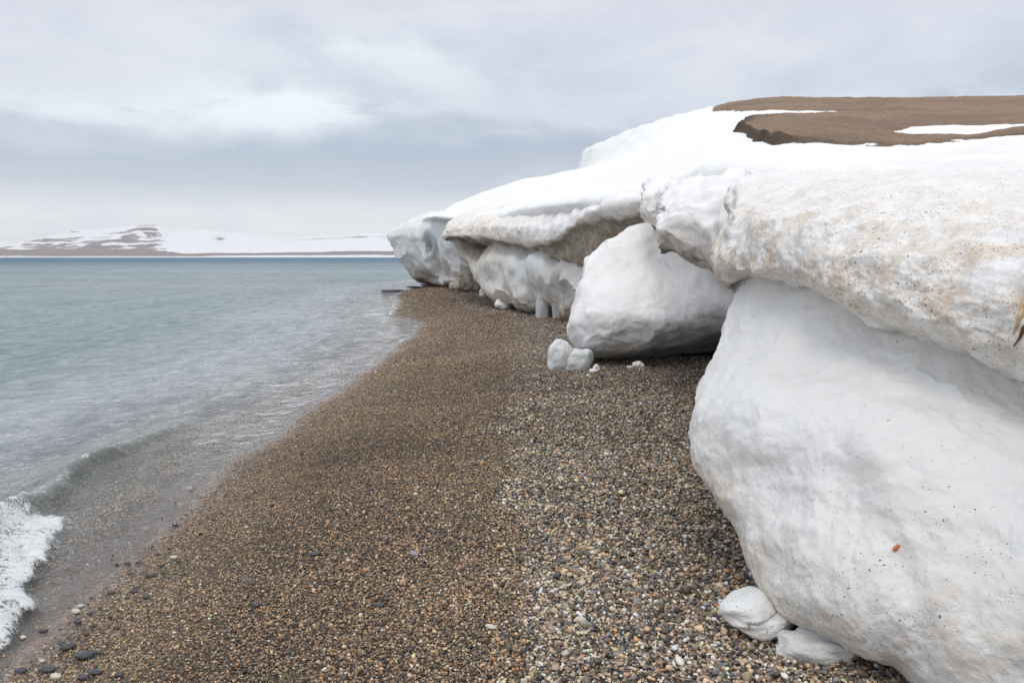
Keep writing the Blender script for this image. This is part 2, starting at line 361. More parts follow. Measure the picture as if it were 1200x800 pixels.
# tundra gravel of the hill
m, g, out = new_mat('tundra_gravel'); M_HILL = m
p = g.pos(); a = g.noise(p, 2.2, 7, .7); b_ = g.noise(p, 11, 5, .85); c = g.mix(a, (.22, .15, .10), (.385, .275, .19)); c = g.mix(1.0, c, g.mix(g.smooth(b_, .38, .62), (.72, .70, .68), (1.32, 1.3, 1.28)), 'MULTIPLY')
c = g.mix(g.smooth(b_, .52, .75), c, (.13, .095, .065)); c = g.mix(g.smooth(g.vor(p, 9), .0, .22), (.40, .33, .26), c)
c = g.mix(g.math('MULTIPLY', g.smooth(g.noise(g.scale3(p, (.5, 1, 1)), .4, 5, .65), .42, .62), .7), c, g.mix(1.0, c, (.68, .68, .70), 'MULTIPLY'))
c = g.mix(g.attr('dirt'), c, g.mix(b_, (.045, .03, .022), (.12, .082, .055)))
b = g.principled(Base_Color=c, Roughness=.95, Normal=g.bump(g.math('ADD', a, b_), .8, .08)); g.put(out.inputs[0], b.outputs[0])

# far shore
m, g, out = new_mat('far_land'); M_FAR = m
p = g.pos(); sn = g.attr('snow'); q = g.scale3(p, (1, .5, 1.5))
pn = g.math('ADD', g.math('MULTIPLY', g.noise(q, .0062, 8, .7, .5), .66), g.math('MULTIPLY', g.noise(g.scale3(p, (.35, .3, 6)), .009, 5, .6), .38))
rock = g.mix(g.noise(q, .012, 5, .65), (.12, .10, .105), (.36, .27, .225))
k = g.smooth(g.math('ADD', pn, g.math('SUBTRACT', sn, .5)), .485, .515)
c = g.mix(k, rock, (.90, .905, .92))
b = g.principled(Base_Color=c, Roughness=.9); g.put(out.inputs[0], b.outputs[0])

# ---------------------------------------------------------------- the setting: beach and sea bed, sea, far shore
def axis(parts):
    r = []
    for a, b, n, geo in parts:
        r.append(np.geomspace(a, b, n, endpoint=False) if geo else np.linspace(a, b, n, endpoint=False))
    return np.concatenate(r + [np.array([parts[-1][1]])])
ys = axis([(-25, 1.5, 40, 0), (1.5, 14, 300, 0), (14, 60, 190, 1), (60, 9000, 60, 1)])
ss = np.concatenate([-np.geomspace(6000, 3, 34, endpoint=False), np.linspace(-3, 5, 210, endpoint=False), np.geomspace(5, 160, 40)])
YY, SS = np.meshgrid(ys, ss, indexing='ij'); XX = shore(YY) + SS
ZZ = ground(XX, YY); ZZ = np.where(YY > 75, np.minimum(ZZ, -1 - (YY - 75) * .05).clip(-6), ZZ)
film = np.exp(-((SS + .10) / .27) ** 2) * sstep(YY, 0, 1) * (1 - sstep(YY, 14, 26) * .5)
wet = 1 - sstep(SS + .06 * fbm(np.stack([XX, YY, ZZ], -1) / .4, 3, 4), .12, .55)
coarse = sstep(SS + .25 * fbm(np.stack([XX, YY, ZZ * 0], -1) / .8, 3, 14), 2.45, 2.95)
beach = mesh_obj('beach', np.stack([XX, YY, ZZ], -1), grid_faces(*XX.shape), M_BEACH, None, {'wet': wet, 'film': film, 'coarse': coarse, 'under': 1 - sstep(SS, -.35, -.1), 'gap_shade': .8 * sstep(SS, .35, 1.3) * (1 - sstep(YY, 9, 20))})
tag(beach, kind='structure', label='brown shingle beach sloping into the sea')

ysw = axis([(-12, 1.5, 40, 0), (1.5, 12, 330, 0), (12, 75, 400, 1), (75, 9000, 90, 1)])
sw = np.concatenate([-np.geomspace(7000, 55, 30, endpoint=False), -np.geomspace(55, 3.2, 360, endpoint=False), np.linspace(-3.2, .35, 150)])
YY, SS = np.meshgrid(ysw, sw, indexing='ij'); XX = shore(YY) + SS
P0 = np.stack([XX, YY, np.zeros_like(XX)], -1)
XX = XX + .10 * fbm(P0 / .5, 3, 31) * sstep(SS, -.5, .3); P0[..., 0] = XX
G0 = ground(XX, YY)
chop = sstep(-SS, 0.2, 2.6) * np.exp(-np.maximum(YY - 60, 0) / 60)
near = np.exp(-np.maximum(-SS - 20, 0) / 30)
wv = P0 + .25 * np.stack([fbm(P0 / .9, 2, 71), fbm(P0 / .9, 2, 72), 0 * XX], -1)
r1 = 1 - 2 * np.abs(fbm(wv / np.array([.34, .42, 1]), 3, 41)) ** .8; r2 = 1 - 2 * np.abs(fbm(wv / np.array([1.3, 1.2, 1]), 3, 42)) ** .8
z = chop * near * (.013 * r1 + .020 * r2 + .04 * fbm(P0 / np.array([9, 5, 1]), 2, 43) - .02)
z = z + sstep(-SS, .05, 1.5) * near * .006 * fbm(P0 / np.array([.28, .2, 1]), 2, 73)
# swell line about to break, one metre off the wet sand
crest = -1.05 - .05 * (YY - 5) + .10 * fbm(P0[..., :] * np.array([0, 1, 0]) / .9, 3, 43)
u = SS - crest
amp = .155 * sstep(YY, 1, 3.5) * (1 - sstep(YY, 6.5, 10)) + .03 * (1 - sstep(YY, 12, 17)) * sstep(YY, 6, 9)
prof = np.where(u < 0, np.exp(-(np.abs(u) / .30) ** 1.5), np.exp(-(u / .11) ** 2))
z = z + amp * prof * (1 + .35 * fbm(P0 / .35, 3, 44))
brk = 1 - sstep(YY + .5 * fbm(P0 / .4, 3, 45), 5.7, 6.3)       # where the crest has gone over into foam
runup = np.interp(YY, [0, 3.9, 4.3, 4.7, 5.5, 6.2, 6.6], [-.02, -.02, -.06, -.30, -.58, -.9, -1.05]) + .10 * fbm(P0 / .3, 4, 46)
fz = brk * sstep(u, -.16, .0) * (1 - sstep(SS, runup - .05, runup + .02))
z = z + fz * (.055 + .075 * fbm(P0 / np.array([.16, .09, 1]), 4, 47))
foam = fz * (.50 + .22 * fbm(P0 / .22, 3, 77) + .16 * np.exp(-((SS - runup + .06) / .10) ** 2)) + .42 * np.exp(-((SS + .0 - .02) / .045) ** 2) * sstep(fbm(P0 / .7, 3, 48), -.25, .3) * (sstep(YY, 13, 19) + .2)
foam = foam + .40 * np.exp(-((u - .02) / .035) ** 2) * (sstep(YY, 6.3, 6.6) * (1 - sstep(YY, 7.4, 7.7))) * sstep(fbm(P0 / .2, 2, 49), -.1, .3)
# thin foam lace where the swash runs out by the point
lace = sstep(YY, 17, 22) * (1 - sstep(YY, 33, 45)) * np.exp(-((SS + .5) / .7) ** 2)
foam = foam + .42 * lace * sstep(fbm(P0 / np.array([1.2, .5, 1]), 4, 50), -.1, .35)
z = z + .012 * np.exp(-np.abs(SS + .02) / .1) * sstep(YY, 10, 16)
thin = sstep(SS, -.45, .1)
z = np.maximum(z, G0 + .004 - .03 * sstep(SS, .02, .22 ))
z = np.where(YY > 75, z * .3, z)
dep = np.clip(z - G0, 0, 8); dep = np.where((YY > 75) | (SS < -12), 6, dep)
clear = np.exp(-((u - .10) / .075) ** 2) * sstep(YY, 5.2, 6.0) * (1 - sstep(YY, 8.3, 9.6)) * (.6 + .4 * fbm(P0 / .3, 2, 78))  # mask of the wave front that is painted dark, not clearer water
sea = mesh_obj('sea', np.stack([XX, YY, z], -1), grid_faces(*XX.shape), M_SEA, None, {'depth': dep, 'foam': foam, 'clear': np.clip(clear, 0, 1)})
tag(sea, kind='structure', label='grey green sea with small chop and a little wave breaking on the beach')

# far shore, four kilometres off
prof_px = np.array([-1500, -900, -500, -200, -60, 0, 40, 62, 80, 110, 150, 180, 190, 200, 215, 235, 250, 300, 340, 400, 460, 560, 700, 900, 1400, 2200.])
prof_py = np.array([285, 278, 276, 282, 284, 283, 280, 276, 272, 269, 266.5, 265, 267.5, 273, 273.5, 270, 271.5, 276, 279, 276, 273, 272, 275, 272, 278, 285.])
D0 = 4200.
fx = np.linspace(-9500, 9500, 700); ft = np.concatenate([np.linspace(0, .12, 6, endpoint=False), np.linspace(.12, 1.25, 70)])
FX, FT = np.meshgrid(fx, ft); 
dd = D0 + FT * 1600; pxs = 600 + fx / (D0 + 1500) * F
top = np.interp(pxs, prof_px, prof_py); hz = (301.5 - top) / F * (D0 + 1600)
shape = np.where(FT < .12, .15 * FT / .12 * .35, .0525 + .9475 * np.clip((FT - .12) / .88, 0, 1) ** 1.25)
shape = np.where(FT > 1, 1 - (FT - 1) * 1.2, shape)
Pf = np.stack([FX, dd, 0 * FX], -1)
rid = fbm(Pf / np.array([420, 900, 1]), 5, 61); fine = fbm(Pf / np.array([130, 260, 1]), 4, 62)
FZ = hz[None] * shape * (1 + .28 * rid * np.clip(1.02 - shape, 0, 1)) + 9 * fine * sstep(shape, .03, .4) * np.where(hz[None] > 110, 1.3, .35)
FZ = FZ + 2.0
FZ[0] = -6
pxg = 600 + FX / dd * F
# how much snow lies where: bare brown mountain at the left, snowfields to the right, brown strip on the low coast
snow = .50 + 0 * FX
snow = np.where((pxg > 30) & (pxg < 205), .45 + .10 * sstep(shape, .35, .75), snow)
snow += .34 * np.exp(-((pxg - 222) / 20) ** 2) * (shape > .1)
snow += .34 * sstep(pxg, 225, 300) + .20 * (1 - sstep(pxg, -20, 35)) * sstep(shape, .25, .4)
snow -= .42 * np.exp(-((shape - .11) / .06) ** 2) + .35 * sstep(pxg, 225, 300) * np.exp(-((shape - .12) / .08) ** 2)
snow += .5 * (FT < .025)
snow -= .10 * np.exp(-((pxg - 178) / 16) ** 2) * sstep(shape, .5, .8)
snow -= .42 * sstep(pxg, 300, 350) * np.exp(-((shape - .78) / .045) ** 2)
snow -= .25 * np.exp(-((pxg - 262) / 22) ** 2) * np.exp(-((shape - .62) / .16) ** 2)
hills = mesh_obj('far_shore_hills', np.stack([FX, dd, FZ], -1), grid_faces(*FX.shape, False), M_FAR, None, {'snow': snow})
tag(hills, kind='structure', label='low brown hills streaked with snow across the water')

# ---------------------------------------------------------------- the snow bank
def off(rows, dx=0, dy=0, dz=0): return rows
# near wall ------------------------------------------------------------
wall_rows = [
 [(871,306,5.35),(900,314,5.0),(953,328,4.58),(1022,352,4.18),(1110,388,3.74),(1200,424,3.42),(1430,500,2.75)],
 [(862,345,5.2),(895,352,4.85),(950,368,4.42),(1020,395,4.02),(1110,430,3.6),(1200,466,3.28),(1430,560,2.6)],
 [(846,405,4.95),(885,410,4.55),(945,422,4.15),(1020,442,3.75),(1110,475,3.4),(1200,510,3.1),(1430,620,2.4)],
 [(816,486,4.5),(862,480,4.05),(930,490,3.7),(1010,510,3.4),(1110,550,3.05),(1200,590,2.8),(1430,700,2.15)],
 [(833,562,4.1),(882,570,3.75),(940,590,3.45),(1015,610,3.15),(1110,650,2.85),(1200,690,2.6),(1430,800,2.05)],
 [(868,635,3.8),(902,640,3.5),(950,660,3.2),(1020,690,2.95),(1110,740,2.7),(1200,790,2.5),(1430,900,2.0)],
 [(892,695,3.5),(918,705,3.3),(962,725,3.1),(1030,760,2.93),(1110,805,2.72),(1200,860,2.5),(1430,960,2.05)],
 [(915,715,3.52),(945,738,3.4),(985,760,3.27),(1052,788,3.1),(1120,830,2.9),(1200,880,2.65),(1430,1000,2.2)],
]
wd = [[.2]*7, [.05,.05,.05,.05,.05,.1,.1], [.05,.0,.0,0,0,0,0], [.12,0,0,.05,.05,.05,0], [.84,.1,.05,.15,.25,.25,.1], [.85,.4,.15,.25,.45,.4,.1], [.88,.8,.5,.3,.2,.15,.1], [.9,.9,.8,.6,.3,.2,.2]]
SW = [('f', .9, .07, 3), ('f', .30, .034, 5), ('c', .26, .022, 7), ('r', .45, .010, 6), ('f', .09, .010, 9), ('c', .05, .0035, 10), ('f', .025, .0028, 11)]
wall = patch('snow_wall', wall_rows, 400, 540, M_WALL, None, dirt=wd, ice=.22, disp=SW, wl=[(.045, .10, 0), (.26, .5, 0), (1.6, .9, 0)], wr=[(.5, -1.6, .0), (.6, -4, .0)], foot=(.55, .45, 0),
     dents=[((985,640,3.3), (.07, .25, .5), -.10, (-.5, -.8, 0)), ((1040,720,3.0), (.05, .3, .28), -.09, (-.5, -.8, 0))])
tag(wall, 'tall clean white snow wall bulging over the beach beneath the gritty cornice, nearest the camera', 'snow wall')

corn_rows = [
 [(880,203,7.5),(905,191,9),(960,182,11),(1030,178,13),(1110,177,13.8),(1200,162,14.5),(1430,140,14)],
 [(868,213,6.5),(892,206,6.8),(950,200,7.2),(1020,198,7.4),(1110,194,7.2),(1200,188,6.8),(1430,175,6)],
 [(858,232,5.9),(882,224,5.6),(930,221,5.2),(1000,220,4.8),(1090,222,4.35),(1200,230,3.9),(1430,245,3.1)],
 [(846,268,5.5),(868,262,5.0),(920,262,4.5),(990,270,4.05),(1080,285,3.6),(1200,300,3.2),(1430,330,2.55)],
 [(838,310,5.4),(858,314,4.9),(915,318,4.35),(980,334,3.9),(1070,362,3.45),(1200,395,3.02),(1430,450,2.4)],
 [(850,334,5.5),(870,324,5.02),(932,340,4.5),(1000,370,4.05),(1085,406,3.6),(1200,440,3.17),(1430,515,2.5)],
 [(862,334,6.0),(885,322,5.6),(945,338,5.1),(1015,364,4.7),(1100,402,4.2),(1212,440,3.8),(1440,520,3.0)],
]
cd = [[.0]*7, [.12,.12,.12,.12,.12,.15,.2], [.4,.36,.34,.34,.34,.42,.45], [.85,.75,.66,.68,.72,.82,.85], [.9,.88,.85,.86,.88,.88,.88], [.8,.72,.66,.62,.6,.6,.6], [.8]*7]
cornice = patch('snow_cornice', corn_rows, 360, 480, M_DIRTY, None, dirt=cd, disp=[('f', .8, .07, 13), ('f', .28, .038, 15), ('c', .26, .045, 17), ('c', .09, .014, 18), ('f', .07, .013, 19), ('c', .04, .005, 20)],
     wl=[(.25, .5, -.08), (1.6, 1.4, -.7)], wr=[(.6, -1.5, .0), (.8, -4, .0)])
tag(cornice, 'thick overhanging snow cornice peppered with brown grit and tan stains, nearest the camera at the right', 'snow cornice')

c2_rows = [
 [(790,222,12),(812,210,11.5),(850,199,11),(890,196,10.5),(950,212,9.8)],
 [(772,245,9.0),(786,236,8.9),(818,219,8.7),(868,206,8.4),(930,222,8)],
 [(766,260,8.6),(785,258,8.3),(820,246,8.0),(862,236,7.6),(925,235,7.2)],
 [(768,284,8.6),(790,288,8.3),(820,300,8.0),(852,314,7.6),(925,330,7.1)],
 [(774,293,8.9),(797,297,8.75),(825,310,8.5),(855,326,8.2),(925,342,7.9)],
 [(800,290,10.8),(815,294,10.5),(840,305,10.2),(870,320,9.9),(925,340,9.5)],
]
cornice2 = patch('snow_cornice', c2_rows, 110, 130, M_SNOW, None, dirt=[[0]*5, [.05]*5, [.2,.08,.05,.05,.1], [.8,.8,.8,.8,.8], [.9]*5, [.9]*5],
     disp=[('f', .9, .12, 23), ('c', .40, .09, 27), ('r', .5, .03, 28), ('f', .14, .03, 25)], wl=[(.3, .6, 0), (1.5, 1.5, 0)])
tag(cornice2, 'white snow cornice with a tan underside between the gritty near cornice and the big white boulder', 'snow cornice')

c3_rows = [
 [(762,214,15),(790,205,14.5),(835,198,13.5),(890,192,12.5)],
 [(751,222,12.8),(775,217,12.2),(812,210,11.2),(866,203,10.4)],
 [(747,238,12.5),(765,238,11.9),(800,232,11.1),(860,222,10.2)],
 [(752,256,12.5),(770,262,11.9),(800,262,11.3),(860,252,10.4)],
 [(765,268,13.5),(785,272,13),(810,272,12.5),(860,262,11.8)],
]
cornice3 = patch('snow_cornice', c3_rows, 80, 90, M_SNOW, None, dirt=[[0]*4, [.1]*4, [.55]*4, [.7]*4, [.8]*4], disp=[('f', .8, .12, 33), ('c', .30, .12, 37), ('f', .15, .04, 35)], wl=[(.3, .8, 0), (1, 2, 0)])
tag(cornice3, 'small lumpy snow cornice with a grey stained face at the right end of the long shelf', 'snow cornice')

# leaning boulder of snow
b_rows = [
 [(712,330,16),(735,305,16),(765,290,15.5),(795,285,15),(840,290,14.5),(890,300,14)],
 [(689,304,13.4),(708,291,13.6),(740,270,13.6),(775,258,13.5),(830,276,12.9),(880,300,12.4)],
 [(681,335,12.9),(705,327,12.7),(745,315,12.5),(790,320,12.2),(845,340,11.1),(890,350,10.9)],
 [(665,376,12.7),(698,370,12.0),(745,364,11.7),(790,370,11.5),(845,378,11.4),(890,380,11.4)],
 [(668,400,12.9),(700,404,12.1),(745,398,11.9),(790,396,11.8),(850,393,12.2),(900,390,12.2)],
 [(682,414,13.3),(705,418,12.6),(745,415,12.5),(790,407,12.7),(850,401,13.0),(900,398,13)],
]
boulder = patch('snow_boulder', b_rows, 230, 280, M_SNOW, None, dirt=[[0]*6, [0,.05,.25,.3,.05,0], [.05,.05,.25,.15,.1,.1], [.1,.0,.0,0,.05,.1], [.3,.1,.15,.1,.1,.1], [.9,.8,.6,.5,.3,.3]], ice=.08,
     disp=[('f', 1.6, .16, 53), ('r', 1.3, .05, 56), ('f', .4, .04, 55), ('c', .4, .045, 57), ('f', .12, .018, 58), ('c', .12, .012, 59)], wl=[(.3, 1.2, 0), (1, 3, 0)], wr=[(1.5, 1, 0)], foot=(.3, 1.6, 0))
tag(boulder, 'huge rounded white snow boulder leaning on the shingle beneath the cornice, middle of the picture', 'snow boulder')

# long shelf over a recessed grey ice face
sh_rows = [
 [(540,250,36),(575,240,32),(615,238,28),(655,232,24),(700,222,20.5),(785,210,16.5)],
 [(528,262,31.5),(560,254,29),(600,251,26),(645,246,22.5),(695,238,19),(775,224,15.6)],
 [(522,269,30.2),(556,264,27.8),(600,262,24.4),(645,262,20.7),(690,241,17.7),(772,225,14.8)],
 [(521,273,30),(556,270,27.5),(600,269,24),(645,270,20.2),(690,246,17.2),(770,230,14.5)],
 [(522,279,30),(558,278,27.3),(604,284,23.9),(645,282,20.2),(690,254,17.25),(770,239,14.6)],
 [(526,281,30.5),(562,282,27.9),(607,288,24.5),(647,290,20.9),(690,272,17.9),(772,258,15.2)],
 [(532,283,31),(567,287,28.9),(612,293,25.2),(650,308,21.8),(692,316,19.0),(775,308,16.5)],
 [(545,284,33),(580,288,31),(625,294,28),(665,308,25),(710,314,22),(790,312,19)],
]
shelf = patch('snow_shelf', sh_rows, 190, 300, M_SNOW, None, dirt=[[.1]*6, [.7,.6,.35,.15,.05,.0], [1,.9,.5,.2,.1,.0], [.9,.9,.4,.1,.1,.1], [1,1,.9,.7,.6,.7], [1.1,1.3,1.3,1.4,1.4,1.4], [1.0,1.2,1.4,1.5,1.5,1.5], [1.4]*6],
     disp=[('f', 1.6, .16, 63), ('r', .8, .045, 65), ('c', .55, .08, 67), ('f', .2, .03, 68)], wl=[(.2, .8, 0), (1.5, 3, 0)])
tag(shelf, 'long overhanging snow shelf with a dirty brown underside beyond the big white boulder', 'snow shelf')

f_rows = [
 [(524,279,30.5),(562,283,28.3),(608,288,25.2),(648,300,22),(688,306,19),(740,310,17.6)],
 [(541,305,29),(572,305,26.8),(610,308,23.9),(648,318,21),(686,326,18.8),(740,335,17.5)],
 [(562,330,27.8),(587,330,26),(617,332,23.5),(652,340,21),(684,345,19),(740,350,18)],
 [(590,350,26.2),(605,350,24.9),(627,352,23.2),(652,356,21.4),(680,360,19.8),(740,365,18.4)],
 [(607,360,26),(616,360,25),(632,361,24),(650,364,22.8),(672,370,21.2),(740,375,19.5)],
]
face = patch('ice_wall', f_rows, 130, 210, M_ICE, None, dirt=[[1.1,1.2,.9,.8,1.0,1.0], [1.0,.9,.2,.3,.5,.7], [1.0,.5,.4,.5,.9,.7], [1.0,.9,.8,.8,1.1,.9], [1.2,1.2,1.2,1.2,1.2,1.2]], ice=[[.3]*6,[.4,.5,.6,.6,.4,.3],[.5,.6,.6,.5,.4,.3],[.5]*6,[.5]*6],  # grime, plus shade painted in at the hollow and along the foot
     disp=[('f', 2.2, .45, 73), ('r', 2.2, .20, 75), ('f', .8, .09, 77)], wl=[(.5, 1.2, 0), (2, 3, 0)], foot=(2.2, 1.0, 0),
     dents=[((552,287,28.3), (.40, 1.2, .42), 1.4, (.55, .8, .1)), ((668,345,20), (.5, 1, .5), .5, (.3, .9, 0)), ((600,325,25), (.35, 1.2, .8), -.3, (.3, .9, 0))])
tag(face, 'recessed grey ice wall under the long dirty shelf, curving inwards to the beach', 'ice wall')

h_rows = [
 [(485,262,56),(495,256,54),(512,250,51),(535,245,48),(570,240,45)],
 [(461,275,51),(480,267,49),(500,259,47),(520,256,44),(548,262,40)],
 [(461,282,50.5),(480,285,48),(503,285,45),(522,285,42),(548,288,38.5)],
 [(467,300,50.3),(485,303,48),(505,305,45),(525,305,42),(550,310,39)],
 [(480,316,50),(493,319,48.5),(508,321,46),(527,323,43),(550,326,40)],
 [(496,327,50.5),(503,329,49.5),(513,330,47.5),(528,331,44),(550,333,41)],
]
head = patch('ice_headland', h_rows, 120, 150, M_ICE, None, dirt=[[0]*5, [.2,.1,.05,.05,.2], [.4,.15,.2,.2,.8], [.45,.25,.3,.2,.5], [.5,.7,.5,.5,.6], [1.4,1.4,.9,.8,.9]], ice=[[0]*5,[.3]*5,[.8]*5,[.8]*5,[.6]*5,[.5]*5],
     disp=[('f', 3, .45, 83), ('r', 2.6, .2, 85), ('f', .9, .12, 87)], wl=[(.8, 2, 0), (3, 4, 0)], wr=[(3, 1, 0)], foot=(2, 1.5, 0),
     dents=[((507,300,45), (.42, 2, .75), 1.5, (.25, .9, .1)), ((500,288,45.5), (.25, 2, .5), .9, (.25, .9, 0)), ((514,318,45), (.3, 2, .5), 1.2, (.25, .9, 0)), ((500,326,47), (.9, 2, .35), .9, (.3, .9, 0)), ((523,302,43), (.4, 2, 1.0), -.7, (.1, 1, 0))])
tag(head, 'grey ice headland with melt holes at the far end, reaching over the water', 'ice headland')

# the snowfield on top, the far drift and the bare hill
t_rows = [
 [(497,262,48),(560,262,30),(620,252,24),(690,244,18),(756,236,14.8),(812,222,11.6),(880,208,8.4),(950,204,7.4),(1110,200,6.8),(1200,196,6.4),(1430,186,5.6)],
 [(512,252,52),(570,240,36),(628,230,29),(695,214,24),(762,200,19),(830,188,15),(885,184,13.5),(950,186,12.5),(1110,184,11.8),(1200,178,11.2),(1430,165,10)],
 [(530,244,54),(590,220,42),(645,208,37),(700,196,33),(768,174,29),(832,160,24),(890,160,20),(950,165,18),(1110,166,17.5),(1200,158,17.5),(1430,140,17)],
 [(545,244,60),(610,217,50),(660,206,46),(712,190,42),(775,165,38),(838,142,34),(895,143,28),(955,146,26),(1110,146,26),(1200,142,26),(1430,125,25)],
 [(560,262,68),(630,240,62),(690,215,58),(735,190,55),(785,160,50),(836,129,46),(900,118.5,45),(980,118,45),(1110,117.5,45),(1200,116,45),(1430,112,45)],
 [(570,280,80),(640,270,80),(700,240,75),(745,215,70),(800,180,65),(850,150,62),(905,135,60),(985,132,60),(1110,130,60),(1200,130,60),(1430,125,60)],
]
def W_(c, dd, z_):
    q_ = I(*c); return (q_[0] + (5 if c[2] > 16.5 else 3 if c[2] > 7 else 1.2), q_[1] + dd, z_, 0)
t_rows2 = [[W_(c, 2.0, 0.0) for c in t_rows[0]], [W_(c, .7, float(I(*c)[2]) - 1.0) for c in t_rows[0]]] + t_rows
field = patch('snow_field', t_rows2, 200, 330, M_SNOW, None, dirt=.02, disp=[('f', 3.5, .14, 93), ('f', .9, .05, 95), ('c', .8, .03, 96)], wl=[(-1, 3, -3)], wr=[(2, -3, 0)], flip=True)
tag(field, kind='structure', label='smooth white snowfield sloping up behind the cornices')

d_rows = [
 [(715,172,52),(745,154,50),(785,140,49),(830,130,48),(885,133,46)],
 [(690,176,46),(728,160,44.5),(765,145,43.5),(812,132,42.5),(880,131,41)],
 [(680,190,44),(712,175,42.5),(755,160,41.5),(805,143,41),(880,136,40)],
 [(672,207,43),(702,196,40),(745,178,39),(800,158,38.5),(880,145,38)],
 [(668,225,43),(700,218,39),(745,205,37.5),(800,185,37),(880,160,36)],
]
drift = patch('snow_drift', d_rows, 80, 130, M_SNOW, None, dirt=0, ice=[[0]*5,[.3,.2,.1,0,0],[.8,.5,.2,0,0],[.6,.2,0,0,0],[.2,0,0,0,0]], disp=[('f', 3, .3, 103), ('c', 1.5, .3, 107), ('f', .6, .08, 109)], wl=[(.8, 2, 0), (2, 4, 0)])
tag(drift, 'high snow drift with a bluish left edge against the sky below the hilltop', 'snow drift')


# the bare hill: the same slope as the snowfield, raised where the gravel has melted out (outline of gravel and of the snow lying in it)
def sdf(px, py, poly):
    poly = np.array(poly, float); dmin = np.full(px.shape, 1e9); inside = np.zeros(px.shape, bool); sy = 2.2
    for (x1, y1), (x2, y2) in zip(poly, np.roll(poly, -1, 0)):
        ex, ey = x2 - x1, (y2 - y1) * sy; t = np.clip(((px - x1) * ex + (py - y1) * sy * ey) / (ex * ex + ey * ey + 1e-9), 0, 1)
        dmin = np.minimum(dmin, np.hypot(px - x1 - t * ex, (py - y1) * sy - t * ey))
        c = ((y1 > py) != (y2 > py)) & (px < (x2 - x1) * (py - y1) / (y2 - y1 + 1e-12) + x1); inside ^= c
    return np.where(inside, dmin, -dmin)
BROWN = [(816,128.6),(826,125.5),(840,121.5),(860,100),(1700,80),(1700,150),(1430,150),(1200,160),(1160,163),(1133,166),(1077,171),(1030,172),(967,170.5),(930,168.5),(907,170),(892,165),(877,160),(872,155),(860,153),(866,146),(880,138),(907,135.5),(992,132.4),(940,131),(893,130.4)]
PATCH = [(1013,155.5),(1053,152.7),(1087,150),(1120,148.3),(1167,146.7),(1200,146),(1700,138),(1700,146),(1300,150),(1200,152.5),(1185,154),(1165,157.5),(1130,162),(1090,161.5),(1060,158.5)]
T = np.array([[I(*c) for c in r] for r in t_rows])[:, 4:]
T = np.concatenate([T, T[:, -1:] + np.array([2, -3, 0])], 1)
G = cr(cr(T, 480, 0), 480, 1); Nn = normals(G)
ppx = 600 + F * G[..., 0] / (G[..., 1] * math.cos(PITCH) - (G[..., 2] - H) * math.sin(PITCH))
ppy = 400 - F * (G[..., 1] * math.sin(PITCH) + (G[..., 2] - H) * math.cos(PITCH)) / (G[..., 1] * math.cos(PITCH) - (G[..., 2] - H) * math.sin(PITCH))
jx = 9 * fbm(G / .8, 5, 121, .65); jy = 2.0 * fbm(G / .6, 5, 122, .65)
q1 = sdf(ppx + jx, ppy + jy, BROWN); q2 = sdf(ppx + jx * 1.5, ppy + jy * .6, PATCH); q = np.minimum(q1, -q2)
hh = -.22 * (1 - sstep(q, -5, 0)) + .10 * sstep(q, 0, 5) + .08 * sstep(q, 5, 60)
edge = sstep(q1, -6, 0) * (1 - sstep(q1 / np.interp(ppx, [850, 900, 990], [1, 1, .30]), 3, 9 + 5 * np.abs(fbm(G / 1.2, 2, 5)))) * sstep(ppy, 134, 142) * np.interp(ppx, [850, 900, 960, 1120, 1200], [1, 1, .45, .3, .7])
base = (.10 * fbm(G / 3.5, 4, 93) + .035 * fbm(G / .9, 4, 95))
G = G + Nn * (base + hh + sstep(q, 0, 12) * (.05 * fbm(G / .5, 3, 115) + .03 * fbm(G / .16, 3, 117)) + edge * (.10 + .16 * fbm(G / .35, 4, 118)) * sstep(q1, -1, 5))[..., None]
hill = mesh_obj('bare_hill', G, grid_faces(*G.shape[:2]), M_HILL, None, {'dirt': edge})
tag(hill, kind='structure', label='bare brown gravel hilltop with a crumbling dark edge above the snow')

# ---------------------------------------------------------------- blocks of ice and snow on the beach
def ico(n=3):
    t = (1 + 5 ** .5) / 2
    v = [(-1,t,0),(1,t,0),(-1,-t,0),(1,-t,0),(0,-1,t),(0,1,t),(0,-1,-t),(0,1,-t),(t,0,-1),(t,0,1),(-t,0,-1),(-t,0,1)]
    f = [(0,11,5),(0,5,1),(0,1,7),(0,7,10),(0,10,11),(1,5,9),(5,11,4),(11,10,2),(10,7,6),(7,1,8),(3,9,4),(3,4,2),(3,2,6),(3,6,8),(3,8,9),(4,9,5),(2,4,11),(6,2,10),(8,6,7),(9,8,1)]
    v = [np.array(a) / np.linalg.norm(a) for a in v]
    for _ in range(n):
        mp = {}; nf = []
        def mid(a, b):
            k = (min(a, b), max(a, b))
            if k not in mp: q = v[a] + v[b]; v.append(q / np.linalg.norm(q)); mp[k] = len(v) - 1
            return mp[k]
        for a, b, c in f:
            x, y, z_ = mid(a, b), mid(b, c), mid(c, a); nf += [(a, x, z_), (b, y, x), (c, z_, y), (x, y, z_)]
        f = nf
    return np.array(v), np.array(f)
ICO = {n: ico(n) for n in (2, 3, 4, 5)}
